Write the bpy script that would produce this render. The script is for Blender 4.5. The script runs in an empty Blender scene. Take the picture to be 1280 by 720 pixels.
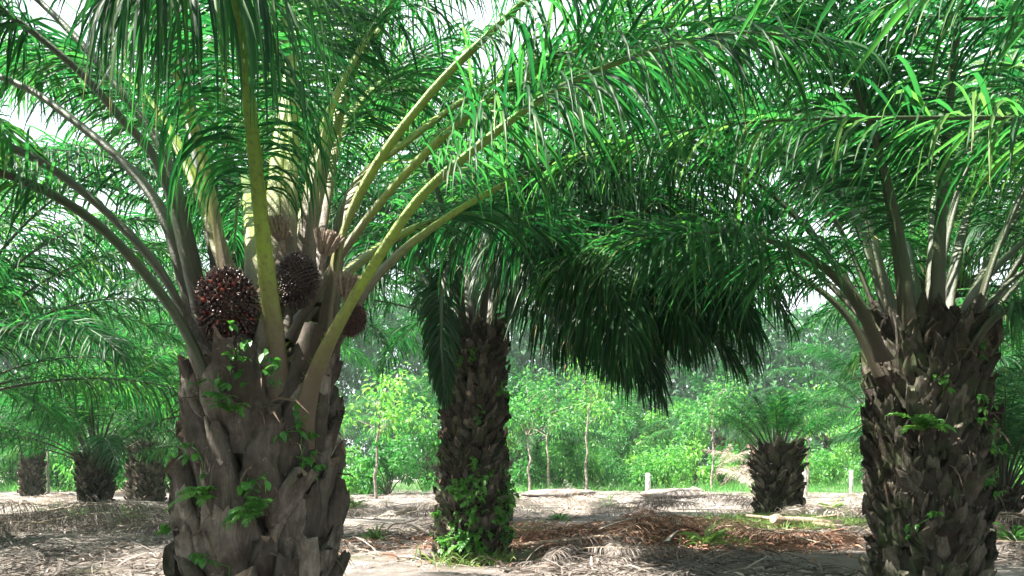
import bpy, math, random
import numpy as np
from mathutils import Vector, noise as mnoise
R = math.radians
# ---------------------------------------------------------------- camera, sky, sun, exposure
sc = bpy.context.scene
F, HY, CZ = 1060.0, 585.0, 1.2
def P(px, py, d): return np.array([(px-640)/F*d, d, CZ-(py-HY)/F*d])
cam_d = bpy.data.cameras.new('camera'); cam = bpy.data.objects.new('camera', cam_d)
sc.collection.objects.link(cam); sc.camera = cam
cam.location = (0, 0, CZ); cam.rotation_euler = (R(90), 0, 0)
cam_d.sensor_width = 36; cam_d.lens = 36*F/1280; cam_d.shift_y = (HY-360)/1280
cam_d.clip_start = .05; cam_d.clip_end = 2000
SUN_EL, SUN_AZ = 58, 258        # azimuth clockwise from +Y: the sun stands high on the left
w = bpy.data.worlds.new('World'); sc.world = w; w.use_nodes = True
nt = w.node_tree; bg = nt.nodes['Background']
sky = nt.nodes.new('ShaderNodeTexSky'); sky.sky_type = 'NISHITA'; sky.sun_disc = False
sky.sun_elevation = R(SUN_EL); sky.sun_rotation = R(SUN_AZ); sky.dust_density = 3.0; sky.air_density = 1.0
sky.ozone_density = .3
# thin white cloud over most of the sky
tcw = nt.nodes.new('ShaderNodeTexCoord'); nw = nt.nodes.new('ShaderNodeTexNoise'); nw.inputs['Scale'].default_value = 2.2; nw.inputs['Detail'].default_value = 6
rw = nt.nodes.new('ShaderNodeValToRGB'); rw.color_ramp.elements[0].position = .3; rw.color_ramp.elements[0].color = (.45, .45, .45, 1); rw.color_ramp.elements[1].position = .6
mw = nt.nodes.new('ShaderNodeMix'); mw.data_type = 'RGBA'; mw.inputs[7].default_value = (8.5, 9, 9.4, 1)
nt.links.new(tcw.outputs['Generated'], nw.inputs['Vector']); nt.links.new(nw.outputs[0], rw.inputs[0]); nt.links.new(rw.outputs[0], mw.inputs[0])
nt.links.new(sky.outputs[0], mw.inputs[6]); nt.links.new(mw.outputs[2], bg.inputs[0]); bg.inputs[1].default_value = .05; mw.inputs[7].default_value = (7.2, 7.8, 8.2, 1)
sd = bpy.data.lights.new('sun', 'SUN'); sd.energy = 5.0; sd.angle = R(.5); sd.color = (1, .95, .86)
so = bpy.data.objects.new('sun', sd); sc.collection.objects.link(so)
dirv = Vector((math.sin(R(SUN_AZ))*math.cos(R(SUN_EL)), math.cos(R(SUN_AZ))*math.cos(R(SUN_EL)), math.sin(R(SUN_EL))))
so.rotation_euler = dirv.to_track_quat('Z', 'Y').to_euler(); so.location = (0, 0, 40)
sc.view_settings.view_transform = 'Standard'; sc.view_settings.look = 'None'
sc.view_settings.exposure = 2.5; sc.view_settings.gamma = 1
sc.view_settings.use_curve_mapping = False
cy = sc.cycles; cy.max_bounces = 8; cy.diffuse_bounces = 4; cy.transmission_bounces = 6; cy.glossy_bounces = 2
cy.sample_clamp_indirect = 6

# ---------------------------------------------------------------- helpers
col = sc.collection
Z = np.array([0, 0, 1.0])
def nrm(v): return v/np.maximum(np.linalg.norm(v, axis=-1, keepdims=True), 1e-9)
def tag(o, label=None, cat=None, group=None, kind=None):
    if label: o['label'] = label
    if cat: o['category'] = cat
    if group: o['group'] = group
    if kind: o['kind'] = kind
    return o
def empty(name, loc, rz=0):
    o = bpy.data.objects.new(name, None); col.objects.link(o)
    o.location = loc; o.rotation_euler = (0, 0, rz); o.empty_display_size = .2; return o
def inst(name, mesh, parent=None, loc=(0,0,0), rot=(0,0,0), sc_=1):
    o = bpy.data.objects.new(name, mesh); col.objects.link(o)
    if parent: o.parent = parent
    o.location = loc; o.rotation_euler = rot
    o.scale = (sc_, sc_, sc_) if not hasattr(sc_, '__len__') else sc_
    return o
class MB:
    """collects vertices / quads / triangles with a material slot and two per-vertex values"""
    def __init__(s): s.v=[]; s.f=[]; s.m=[]; s.a=[]; s.b=[]; s.n=0; s.sm=[]
    def add(s, v, f, m=0, a=.5, b=.5, smooth=True):
        v = np.asarray(v, float).reshape(-1, 3); f = np.asarray(f, int)
        s.v.append(v); s.f.append(f+s.n); s.m.append(np.full(len(f), m)); s.sm.append(np.full(len(f), smooth))
        s.a.append(np.broadcast_to(np.asarray(a, float), (len(v),))); s.b.append(np.broadcast_to(np.asarray(b, float), (len(v),)))
        s.n += len(v)
    def mesh(s, name, mats):
        me = bpy.data.meshes.new(name)
        V = np.concatenate(s.v)
        loops = []; tot = []
        for f in s.f: loops.append(f.ravel()); tot.append(np.full(len(f), f.shape[1]))
        L = np.concatenate(loops); T = np.concatenate(tot); S = np.concatenate([[0], np.cumsum(T)[:-1]])
        me.vertices.add(len(V)); me.vertices.foreach_set('co', V.ravel())
        me.loops.add(len(L)); me.loops.foreach_set('vertex_index', L.astype(np.int32))
        me.polygons.add(len(T)); me.polygons.foreach_set('loop_start', S.astype(np.int32)); me.polygons.foreach_set('loop_total', T.astype(np.int32))
        me.polygons.foreach_set('material_index', np.concatenate(s.m).astype(np.int32))
        me.polygons.foreach_set('use_smooth', np.concatenate(s.sm))
        for nm, ar in (('var', s.a), ('along', s.b)):
            at = me.attributes.new(nm, 'FLOAT', 'POINT'); at.data.foreach_set('value', np.concatenate(ar).astype(np.float32))
        for m in mats: me.materials.append(m)
        me.update(calc_edges=True); me.validate(); return me

def tube(mb, pts, rad, k=7, m=0, a=.5, up=None, flat=1.0, cap=True, jit=0, rng=None, chan=False):
    """tube along pts; flat = height / width of the section"""
    pts = np.asarray(pts, float); n = len(pts); rad = np.broadcast_to(np.asarray(rad, float), (n,))
    flat = np.broadcast_to(np.asarray(flat, float), (n,))
    T = nrm(np.gradient(pts, axis=0)); S = side_frames(T, up); N = np.cross(S, T)
    th = np.linspace(0, 2*math.pi, k, endpoint=False)
    r = rad[:, None]*np.ones(k)
    if chan:
        sn = np.sin(th); r = r*np.where(sn > .3, 1-.75*(sn-.3), 1.0)*(1+.10*np.cos(2*th))
        r[0:2] *= 1
    if jit and rng is not None: r = r*(1+rng.uniform(-jit, jit, r.shape))
    V = pts[:, None]+S[:, None]*(np.cos(th)*r)[..., None]+N[:, None]*(np.sin(th)*r*flat[:, None])[..., None]
    i = np.arange(n-1)[:, None]*k; j = np.arange(k)[None]; j2 = (j+1) % k
    f = np.stack([i+j, i+j2, i+k+j2, i+k+j], -1).reshape(-1, 4)
    al = np.repeat(np.linspace(0, 1, n), k)
    mb.add(V.reshape(-1, 3), f, m, a, al)
    if cap:
        c = np.concatenate([V[-1], pts[-1:]]); mb.add(c, [[q, (q+1) % k, k] for q in range(k)], m, a, 1)
def side_frames(T, up=None):
    if up is None: up = Z
    S = np.cross(T, up); ln = np.linalg.norm(S, axis=1)
    for q in range(len(S)):                      # keep the side vector steady where the stalk is near vertical
        if ln[q] < .12: S[q] = S[q-1] if q else (S[np.argmax(ln > .12)] if (ln > .12).any() else [1, 0, 0])
    S = nrm(S)
    for q in range(1, len(S)):
        if (S[q]*S[q-1]).sum() < 0: S[q] *= -1
        S[q] = S[q]*.6+S[q-1]*.4; S[q] /= np.linalg.norm(S[q])
    return S
def spline(cp, n=40):
    cp = np.asarray(cp, float); P_ = np.vstack([2*cp[0]-cp[1], cp, 2*cp[-1]-cp[-2]])
    out = []
    for i in range(len(cp)-1):
        p0, p1, p2, p3 = P_[i:i+4]
        for t in np.linspace(0, 1, 14, endpoint=False):
            out.append(.5*((2*p1)+(-p0+p2)*t+(2*p0-5*p1+4*p2-p3)*t*t+(-p0+3*p1-3*p2+p3)*t**3))
    out.append(cp[-1]); out = np.array(out)
    s = np.concatenate([[0], np.cumsum(np.linalg.norm(np.diff(out, axis=0), axis=1))])
    return np.stack([np.interp(np.linspace(0, s[-1], n), s, out[:, q]) for q in range(3)], 1), s[-1]

def leaf_strips(mb, base, d0, wid, L, W, droop, segs, rng, m=0, fold=.35, curl=.0, prof=None, var=None):
    n = len(base)
    if prof is None: prof = np.interp(np.linspace(0, 1, segs+1), [0, .12, .4, .75, 1], [.35, .85, 1, .62, .03])
    p = base.copy(); d = nrm(d0); w_ = wid
    dr = np.broadcast_to(np.asarray(droop, float), (n,))[:, None]
    rows = []
    for k in range(segs+1):
        w_ = nrm(w_-d*(w_*d).sum(1, keepdims=True))
        nn = np.cross(w_, d); nn *= np.sign(nn[:, 2:3]+1e-6)
        hw = (W*prof[k]*.5)[:, None]
        rows.append(np.stack([p-w_*hw+nn*hw*fold*1.2, p-nn*hw*fold*.2, p+w_*hw+nn*hw*fold*1.2], 1))
        if k < segs:
            d = nrm(d-Z*dr*((k+1)/segs)**1.1/segs*3+rng.normal(0, .03+curl, (n, 3)))
            p = p+d*(L/segs)[:, None]
    V = np.stack(rows, 1)                       # n, segs+1, 3, 3
    ns = (segs+1)*3
    b = np.arange(n)[:, None, None]*ns; k = np.arange(segs)[None, :, None]*3; h = np.arange(2)[None, None]
    q = b+k+h
    f = np.stack([q, q+1, q+4, q+3], -1).reshape(-1, 4)
    if var is None: var = rng.uniform(0, 1, n)
    mb.add(V.reshape(-1, 3), f, m, np.repeat(var, ns), np.tile(np.repeat(np.linspace(0, 1, segs+1), 3), n))

def frond(pts, length, rng, r0=.045, n=110, Lmax=.95, t0=.24, droop=.55, width=.045, segs=5, spread=32, upv=None, gap=.03, dead=False, base_w=2.0, kside=12, spines=False):
    """returns (midrib builder, leaflet builder). pts: resampled stalk points from its base to its tip"""
    a = MB(); M = len(pts); t = np.linspace(0, 1, M)
    rad = r0*np.interp(t, [0, .035, .09, .25, 1], [base_w, base_w*.72, 1.25, .9, .12])
    flat = np.interp(t, [0, .1, .3, 1], [.42, .6, .85, .9])
    tube(a, pts, rad*(1+.05*np.sin(np.arange(M)*2.3)*(rng.uniform()+.2)), kside, 0, rng.uniform(), up=upv, flat=flat, chan=True)
    T = nrm(np.gradient(pts, axis=0)); S = side_frames(T, upv); N = np.cross(S, T); N = N*np.where(N[:, 2:3].mean() < 0, -1, 1)
    if spines:
        ts = rng.uniform(.05, t0, 70); sg = rng.choice([-1, 1], 70)
        bb = np.stack([np.interp(ts, t, pts[:, q]) for q in range(3)], 1); rr = np.interp(ts, t, rad)
        SS = np.stack([np.interp(ts, t, S[:, q]) for q in range(3)], 1); TT = np.stack([np.interp(ts, t, T[:, q]) for q in range(3)], 1)
        leaf_strips(a, bb+SS*(sg*rr*.9)[:, None], SS*sg[:, None]+TT*.7, TT, rng.uniform(.03, .07, 70), np.full(70, .011), 0, 1, rng)
    b = MB()
    for sgn in (-1, 1):
        tt = np.linspace(t0, .995, n)+rng.normal(0, .004, n); tt = np.clip(tt, t0*.97, 1)
        if gap: tt = tt[rng.uniform(0, 1, n) > gap]
        k = len(tt); u = (tt-t0)/(1-t0)
        I = lambda A: np.stack([np.interp(tt, t, A[:, q]) for q in range(3)], 1)
        base, TT, SS, NN = I(pts), nrm(I(T)), nrm(I(S)), nrm(I(N))
        base = base+SS*(sgn*np.interp(tt, t, rad)*.7)[:, None]
        ang = R(1)*(np.interp(u, [0, .3, .8, 1], [72, 62, 42, 14])+rng.normal(0, 7, k))
        lift = R(1)*(rng.choice([-1, 0, 1], k)*spread*.8+rng.normal(0, spread*.35, k)+6)
        if dead: lift *= .6
        d0 = TT*np.cos(ang)[:, None]+(SS*(sgn*np.cos(lift))[:, None]+NN*np.sin(lift)[:, None])*np.sin(ang)[:, None]
        L = Lmax*np.interp(u, [0, .12, .4, .75, 1], [.35, .8, 1, .8, .38])*rng.uniform(.8, 1.1, k)
        roll = rng.normal(0, .45, k)
        wv = TT*np.cos(roll)[:, None]+np.cross(d0, TT)*np.sin(roll)[:, None]
        leaf_strips(b, base, d0, wv, L, width*np.interp(u, [0, .15, .8, 1], [.6, 1, .9, .6])*rng.uniform(.75, 1.15, k), droop*rng.uniform(.5, 1.5, k), segs, rng)
    return a, b
def arc(elev, bend, length, n=36, az=0, twist=0, start=.12, z=0):
    s = np.linspace(0, 1, n); e = R(elev)-R(bend)*s**1.25; a = R(az)+R(twist)*s**2
    d = np.stack([np.cos(e)*np.cos(a), np.cos(e)*np.sin(a), np.sin(e)], 1)*length/(n-1)
    p = np.vstack([[0, 0, 0], np.cumsum(d[:-1], axis=0)])
    return p+np.array([math.cos(R(az))*start, math.sin(R(az))*start, z])

# ---------------------------------------------------------------- materials
def new_mat(name):
    m = bpy.data.materials.new(name); m.use_nodes = True; t = m.node_tree
    return m, t, t.nodes['Principled BSDF'], t.nodes['Material Output']
def nd(t, typ, **kw):
    n = t.nodes.new(typ)
    for k, v in kw.items(): setattr(n, k, v)
    return n
def ramp(t, src, stops):
    r = nd(t, 'ShaderNodeValToRGB'); e = r.color_ramp.elements
    e[0].position, e[0].color = stops[0][0], (*stops[0][1], 1); e[1].position, e[1].color = stops[-1][0], (*stops[-1][1], 1)
    for p_, c in stops[1:-1]: x = e.new(p_); x.color = (*c, 1)
    t.links.new(src, r.inputs[0]); return r.outputs[0]
def noi(t, scale, detail=4, rough=.6, vec=None, dist=0):
    n = nd(t, 'ShaderNodeTexNoise'); n.inputs['Scale'].default_value = scale; n.inputs['Detail'].default_value = detail
    n.inputs['Roughness'].default_value = rough; n.inputs['Distortion'].default_value = dist
    if vec is None: vec = nd(t, 'ShaderNodeTexCoord').outputs['Object']
    t.links.new(vec, n.inputs['Vector']); return n.outputs[0]
def mixc(t, fac, a, b, mode='MIX'):
    m = nd(t, 'ShaderNodeMix', data_type='RGBA', blend_type=mode)
    for s, v in ((m.inputs[0], fac), (m.inputs[6], a), (m.inputs[7], b)):
        if isinstance(v, (int, float)): s.default_value = v
        elif isinstance(v, tuple): s.default_value = (*v, 1)
        else: t.links.new(v, s)
    return m.outputs[2]
def bump(t, h, bsdf, strength=.5, dist=.01):
    b = nd(t, 'ShaderNodeBump'); b.inputs['Strength'].default_value = strength; b.inputs['Distance'].default_value = dist
    t.links.new(h, b.inputs['Height']); t.links.new(b.outputs[0], bsdf.inputs['Normal'])
def leaf_mat(name, stops, trans, tip=None, tfac=.36, rough=.38, spec=.5):
    m, t, b, o = new_mat(name)
    va = nd(t, 'ShaderNodeAttribute', attribute_name='var').outputs['Fac']; al = nd(t, 'ShaderNodeAttribute', attribute_name='along').outputs['Fac']
    oi = nd(t, 'ShaderNodeObjectInfo').outputs['Random']
    mx = nd(t, 'ShaderNodeMath', operation='MULTIPLY_ADD'); t.links.new(oi, mx.inputs[0]); mx.inputs[1].default_value = .35
    ms = nd(t, 'ShaderNodeMath', operation='MULTIPLY'); t.links.new(va, ms.inputs[0]); ms.inputs[1].default_value = .65
    t.links.new(ms.outputs[0], mx.inputs[2])
    c = ramp(t, mx.outputs[0], stops)
    tr = mixc(t, 1.0, c, trans, 'MULTIPLY')
    if tip:
        ad = nd(t, 'ShaderNodeMath', operation='MULTIPLY'); t.links.new(al, ad.inputs[0]); t.links.new(va, ad.inputs[1])
        gt = nd(t, 'ShaderNodeMath', operation='GREATER_THAN'); t.links.new(ad.outputs[0], gt.inputs[0]); gt.inputs[1].default_value = .86
        c = mixc(t, gt.outputs[0], c, tip)
    t.links.new(c, b.inputs['Base Color']); b.inputs['Roughness'].default_value = rough; b.inputs['Specular IOR Level'].default_value = spec
    tl = nd(t, 'ShaderNodeBsdfTranslucent'); t.links.new(tr, tl.inputs[0])
    ms = nd(t, 'ShaderNodeMixShader'); ms.inputs[0].default_value = tfac
    t.links.new(b.outputs[0], ms.inputs[1]); t.links.new(tl.outputs[0], ms.inputs[2]); t.links.new(ms.outputs[0], o.inputs['Surface'])
    return m
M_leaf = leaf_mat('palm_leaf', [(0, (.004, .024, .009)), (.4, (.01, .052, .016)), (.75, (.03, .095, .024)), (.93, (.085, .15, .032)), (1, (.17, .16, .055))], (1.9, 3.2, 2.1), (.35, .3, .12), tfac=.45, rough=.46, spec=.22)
M_leafd = leaf_mat('shaded_palm_leaf', [(0, (.004, .024, .008)), (.5, (.008, .042, .012)), (1, (.024, .08, .02))], (1.6, 2.6, 1.3), (.3, .24, .1), tfac=.28, spec=.22)  # palm leaf copy with canopy shade put into its colour
M_bush = leaf_mat('bush_leaf', [(0, (.012, .07, .025)), (.5, (.05, .19, .04)), (1, (.22, .38, .06))], (1.8, 2.4, 1.5), tfac=.4, rough=.5)
M_wood = leaf_mat('wood_leaf', [(0, (.012, .06, .026)), (.5, (.035, .14, .05)), (1, (.12, .26, .08))], (1.6, 2.2, 1.4), tfac=.35, rough=.5)
M_vine = leaf_mat('vine_leaf', [(0, (.03, .13, .02)), (.5, (.06, .21, .035)), (1, (.12, .28, .05))], (1.8, 1.9, 1.2), tfac=.4, rough=.4)
M_grass = leaf_mat('grass_blade', [(0, (.06, .14, .03)), (.6, (.12, .22, .05)), (1, (.28, .3, .12))], (1.5, 1.5, 1.1), tfac=.4, rough=.6)
M_dry = leaf_mat('dry_leaf', [(0, (.05, .042, .038)), (.35, (.11, .092, .082)), (.7, (.22, .19, .17)), (1, (.48, .44, .4))], (1.1, 1, .9), tfac=.15, rough=.7, spec=.2)
M_rust = leaf_mat('rusty_dry_leaf', [(0, (.07, .045, .035)), (.5, (.27, .14, .09)), (1, (.5, .36, .27))], (1.1, 1, .9), tfac=.15, rough=.7, spec=.2)
M_pale = leaf_mat('bleached_dry_leaf', [(0, (.28, .23, .2)), (.5, (.5, .43, .38)), (1, (.66, .6, .52))], (1.1, 1, .9), tfac=.2, rough=.7, spec=.2)
def stalk_mat(name, stops):
    m, t, b, o = new_mat(name)
    al = nd(t, 'ShaderNodeAttribute', attribute_name='along').outputs['Fac']
    n1 = noi(t, 7, 5, .7); ad = nd(t, 'ShaderNodeMath', operation='MULTIPLY_ADD'); t.links.new(n1, ad.inputs[0]); ad.inputs[1].default_value = .12
    t.links.new(al, ad.inputs[2]); c = ramp(t, ad.outputs[0], stops)
    c2 = mixc(t, ramp(t, noi(t, 35, 3), [(.48, (0, 0, 0)), (.7, (.6, .6, .6))]), c, (.07, .055, .025))
    t.links.new(c2, b.inputs['Base Color']); b.inputs['Roughness'].default_value = .5
    bump(t, noi(t, 45, 5, .7), b, .8, .008); return m
M_stalk = stalk_mat('green_stalk', [(0, (.07, .05, .035)), (.17, (.1, .075, .045)), (.25, (.14, .16, .03)), (.33, (.18, .26, .018)), (.6, (.11, .22, .02)), (1, (.06, .14, .03))])
M_stalkd = stalk_mat('shaded_stalk', [(0, (.04, .03, .022)), (.12, (.036, .032, .018)), (.25, (.022, .042, .012)), (1, (.02, .06, .015))])  # stalk copy darkened in colour to stand for stalks in shade
M_dstalk = stalk_mat('dry_stalk', [(0, (.3, .24, .18)), (.5, (.26, .2, .14)), (1, (.3, .22, .15))])
def bark_mat(name, dark, mid, light, moss=.4):
    m, t, b, o = new_mat(name)
    tc = nd(t, 'ShaderNodeTexCoord'); mp = nd(t, 'ShaderNodeMapping'); mp.inputs['Scale'].default_value = (14, 14, 2.2)
    t.links.new(tc.outputs['Object'], mp.inputs[0])
    fib = noi(t, 2.4, 6, .75, mp.outputs[0]); va = nd(t, 'ShaderNodeAttribute', attribute_name='var').outputs['Fac']
    s = nd(t, 'ShaderNodeMath', operation='MULTIPLY_ADD'); t.links.new(va, s.inputs[0]); s.inputs[1].default_value = .5
    s2 = nd(t, 'ShaderNodeMath', operation='MULTIPLY'); t.links.new(fib, s2.inputs[0]); s2.inputs[1].default_value = .75; t.links.new(s2.outputs[0], s.inputs[2])
    c = ramp(t, s.outputs[0], [(.2, dark), (.55, mid), (.95, light)])
    blot = ramp(t, noi(t, 6, 6, .7), [(.42, (0, 0, 0)), (.62, (1, 1, 1))]); c = mixc(t, blot, c, mixc(t, .7, c, (.03, .022, .018))); c = mixc(t, ramp(t, noi(t, 3.1, 4, .6), [(.5, (0, 0, 0)), (.68, (.55, .55, .55))]), c, mixc(t, .4, c, (.1, .05, .034)))
    mo = ramp(t, noi(t, 4.3, 5, .75, dist=.4), [(.58-.1*moss, (0, 0, 0)), (.72, (moss, moss, moss))]); c = mixc(t, mo, c, (.05, .085, .025))
    li = ramp(t, noi(t, 23, 3, .7), [(.66, (0, 0, 0)), (.72, (.6, .6, .6))]); c = mixc(t, li, c, (.42, .4, .34))
    t.links.new(c, b.inputs['Base Color']); b.inputs['Roughness'].default_value = .9; b.inputs['Specular IOR Level'].default_value = .2
    bump(t, fib, b, .9, .03); return m
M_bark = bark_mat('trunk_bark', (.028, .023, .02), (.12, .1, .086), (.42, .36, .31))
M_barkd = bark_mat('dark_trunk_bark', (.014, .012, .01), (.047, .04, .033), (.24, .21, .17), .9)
M_cut = bark_mat('cut_stub_end', (.16, .1, .07), (.34, .24, .18), (.52, .4, .3), .1)
m, t, b, o = new_mat('fibre'); b.inputs['Base Color'].default_value = (.10, .07, .05, 1); b.inputs['Roughness'].default_value = .95; M_fib = m
def fruit_mat():
    m, t, b, o = new_mat('palm_fruit'); va = nd(t, 'ShaderNodeAttribute', attribute_name='var').outputs['Fac']; al = nd(t, 'ShaderNodeAttribute', attribute_name='along').outputs['Fac']
    c = ramp(t, va, [(0, (.01, .005, .007)), (.55, (.028, .008, .01)), (.88, (.09, .014, .012)), (1, (.22, .04, .02))])
    c = mixc(t, ramp(t, al, [(.1, (1, 1, 1)), (.5, (0, 0, 0))]), c, (.06, .02, .014)); t.links.new(c, b.inputs['Base Color']); b.inputs['Roughness'].default_value = .28; return m
M_fruit = fruit_mat()
m, t, b, o = new_mat('bunch_spikes'); c = ramp(t, nd(t, 'ShaderNodeAttribute', attribute_name='var').outputs['Fac'], [(0, (.03, .02, .015)), (1, (.16, .1, .07))])
t.links.new(c, b.inputs['Base Color']); b.inputs['Roughness'].default_value = .8; M_spike = m
m, t, b, o = new_mat('flower_head'); c = ramp(t, noi(t, 30, 4), [(.3, (.12, .085, .06)), (.7, (.42, .31, .24))]); t.links.new(c, b.inputs['Base Color']); b.inputs['Roughness'].default_value = .9; bump(t, noi(t, 90, 3), b, 1, .02); M_flower = m
m, t, b, o = new_mat('white_post_paint'); c = ramp(t, noi(t, 5, 5), [(.35, (.22, .2, .16)), (.6, (.68, .65, .6))]); t.links.new(c, b.inputs['Base Color']); b.inputs['Roughness'].default_value = .85; M_post = m
# soil
m, t, b, o = new_mat('plantation_soil')
n1 = noi(t, .35, 6, .65, dist=.3); n2 = noi(t, 3.2, 8, .72); n3 = noi(t, 28, 6, .75)
c = ramp(t, n2, [(.25, (.08, .07, .065)), (.5, (.22, .2, .185)), (.75, (.5, .47, .45))])
c = mixc(t, ramp(t, n1, [(.4, (0, 0, 0)), (.62, (.8, .8, .8))]), c, mixc(t, n3, (.08, .06, .048), (.3, .25, .22)))
c = mixc(t, ramp(t, noi(t, .9, 6, .7), [(.56, (0, 0, 0)), (.68, (.55, .55, .55))]), c, (.1, .12, .045))
t.links.new(c, b.inputs['Base Color']); b.inputs['Roughness'].default_value = .95; b.inputs['Specular IOR Level'].default_value = .15
ad = nd(t, 'ShaderNodeMath', operation='ADD'); t.links.new(n2, ad.inputs[0]); t.links.new(n3, ad.inputs[1]); bump(t, ad.outputs[0], b, 1, .06); M_soil = m

# ---------------------------------------------------------------- ground
def gz(x, y):
    v = Vector((x*.22, y*.22, 3.1)); h = mnoise.noise(v)*.14+mnoise.noise(v*3.3)*.075+mnoise.noise(v*9)*.02
    far = min(1, max(0, (y-3)/6)); h *= .4+.6*far
    return h
def ground():
    mb = MB()
    def lin(a, b, n): return list(np.linspace(a, b, n, endpoint=False))
    xs = np.array(lin(-600, -60, 12)+lin(-60, -20, 40)+lin(-20, 20, 200)+lin(20, 60, 40)+lin(60, 601, 13)+[600])
    ys = np.array(lin(-60, 3, 20)+lin(3, 30, 170)+lin(30, 60, 90)+lin(60, 900, 30)+[900])
    X, Y = np.meshgrid(xs, ys); H = np.array([[gz(a, b) for a, b in zip(r, q)] for r, q in zip(X, Y)])
    V = np.stack([X, Y, H], -1); nx = len(xs); ny = len(ys)
    i, j = np.meshgrid(np.arange(ny-1), np.arange(nx-1), indexing='ij'); q = i*nx+j
    mb.add(V.reshape(-1, 3), np.stack([q, q+1, q+nx+1, q+nx], -1).reshape(-1, 4), 0)
    tag(inst('ground', mb.mesh('ground', [M_soil])), kind='structure')
ground()

# ---------------------------------------------------------------- palm trunk
def trunk_builder(h, r0, r1, rng, sw=.2, sl=.36, n=None, belly=.0, stub_out=.1, fibres=200, lean=(0, 0)):
    """core with old frond bases set round it in a spiral; the cut ends show paler"""
    mb = MB()
    rr = lambda z: np.interp(z/h, [0, .12, .5, 1], [r0*1.08, r0, (r0+r1)/2+belly, r1])
    zs = np.linspace(-.15, h, 16)
    cx = lambda z: np.array([lean[0]*(z/h)**1.5 if z > 0 else 0, lean[1]*(z/h)**1.5 if z > 0 else 0, z])
    tube(mb, [cx(z) for z in zs], [rr(z)*.86 for z in zs], 22, 0, .15, up=np.array([0, 1, 0]), jit=.05, rng=rng)
    if n is None: n = int(2*math.pi*(r0+r1)/2*h/(sw*sl*.40))
    for i in range(n):
        z = -.1+(h+.02)*i/n+rng.normal(0, .012); a = i*2.39996+rng.normal(0, .07); r = rr(z)*.84
        c, s = math.cos(a), math.sin(a); out = np.array([c, s, 0]); sid = np.array([-s, c, 0])
        L = sl*rng.uniform(.8, 1.25); W = sw*rng.uniform(.85, 1.2); th = W*rng.uniform(.36, .5); so_ = stub_out*rng.uniform(.6, 1.7)
        tw = rng.normal(0, .13); ks = 9; rings = 7; V = []; rag = rng.uniform(); sl_ = rng.normal(0, .05); bow = rng.normal(0, .04)
        dirv_ = nrm(Z+out*(so_/L)+sid*tw)
        for q in range(rings):
            u = q/(rings-1)
            ctr = cx(max(z, 0))*[1, 1, 0]+out*(r+.01+so_*(.15+.9*u**1.2))+Z*z+dirv_*L*u
            wq = W*np.interp(u, [0, .3, .75, 1], [.66, .6, .4, .22+.12*rag])*(1+rng.normal(0, .06)); tq = th*np.interp(u, [0, .4, 1], [1.0, 1.05, .4+.3*rag])
            for j in range(ks):
                ph = math.pi*j/(ks-1)-math.pi/2
                kk = 1+rng.normal(0, .05)
                V.append(ctr+sid*(math.sin(ph)*wq*kk+bow*math.sin(u*3))+Z*(u**3*(math.sin(ph)*sl_+rng.normal(0, .02)))+out*(math.cos(ph)**.8*tq if j not in (0, ks-1) else -tq*.5)*kk*(1-.14*(j == ks//2)))
        V = np.array(V); f = [[q*ks+j, q*ks+j+1, (q+1)*ks+j+1, (q+1)*ks+j] for q in range(rings-1) for j in range(ks-1)]
        f += [[q*ks+ks-1, q*ks, (q+1)*ks, (q+1)*ks+ks-1] for q in range(rings-1)]
        v_ = rng.uniform(.0, 1)**1.5
        mb.add(V, f, 0, v_, .5)
        cap = V[-ks:].copy(); cc = cap.mean(0)+Z*rng.uniform(-.05, .02)-out*.015
        mb.add(np.vstack([cap, cc]), [[j, (j+1) % ks, ks] for j in range(ks)], 1 if rng.uniform() < .4 else 0, v_, .5, smooth=False)
    if fibres:
        k = fibres; a = rng.uniform(0, 2*math.pi, k); z = h*rng.uniform(.15, 1.02, k)**.6
        r = np.array([rr(q) for q in z])+.03
        base = np.stack([np.cos(a)*r+lean[0]*(z/h)**1.5, np.sin(a)*r+lean[1]*(z/h)**1.5, z], 1)
        d = np.stack([np.cos(a)*.5, np.sin(a)*.5, rng.uniform(-1, .8, k)], 1)+rng.normal(0, .4, (k, 3))
        leaf_strips(mb, base, d, rng.normal(0, 1, (k, 3)), rng.uniform(.1, .38, k), rng.uniform(.006, .02, k), .7, 3, rng, m=2)
    return mb
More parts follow.
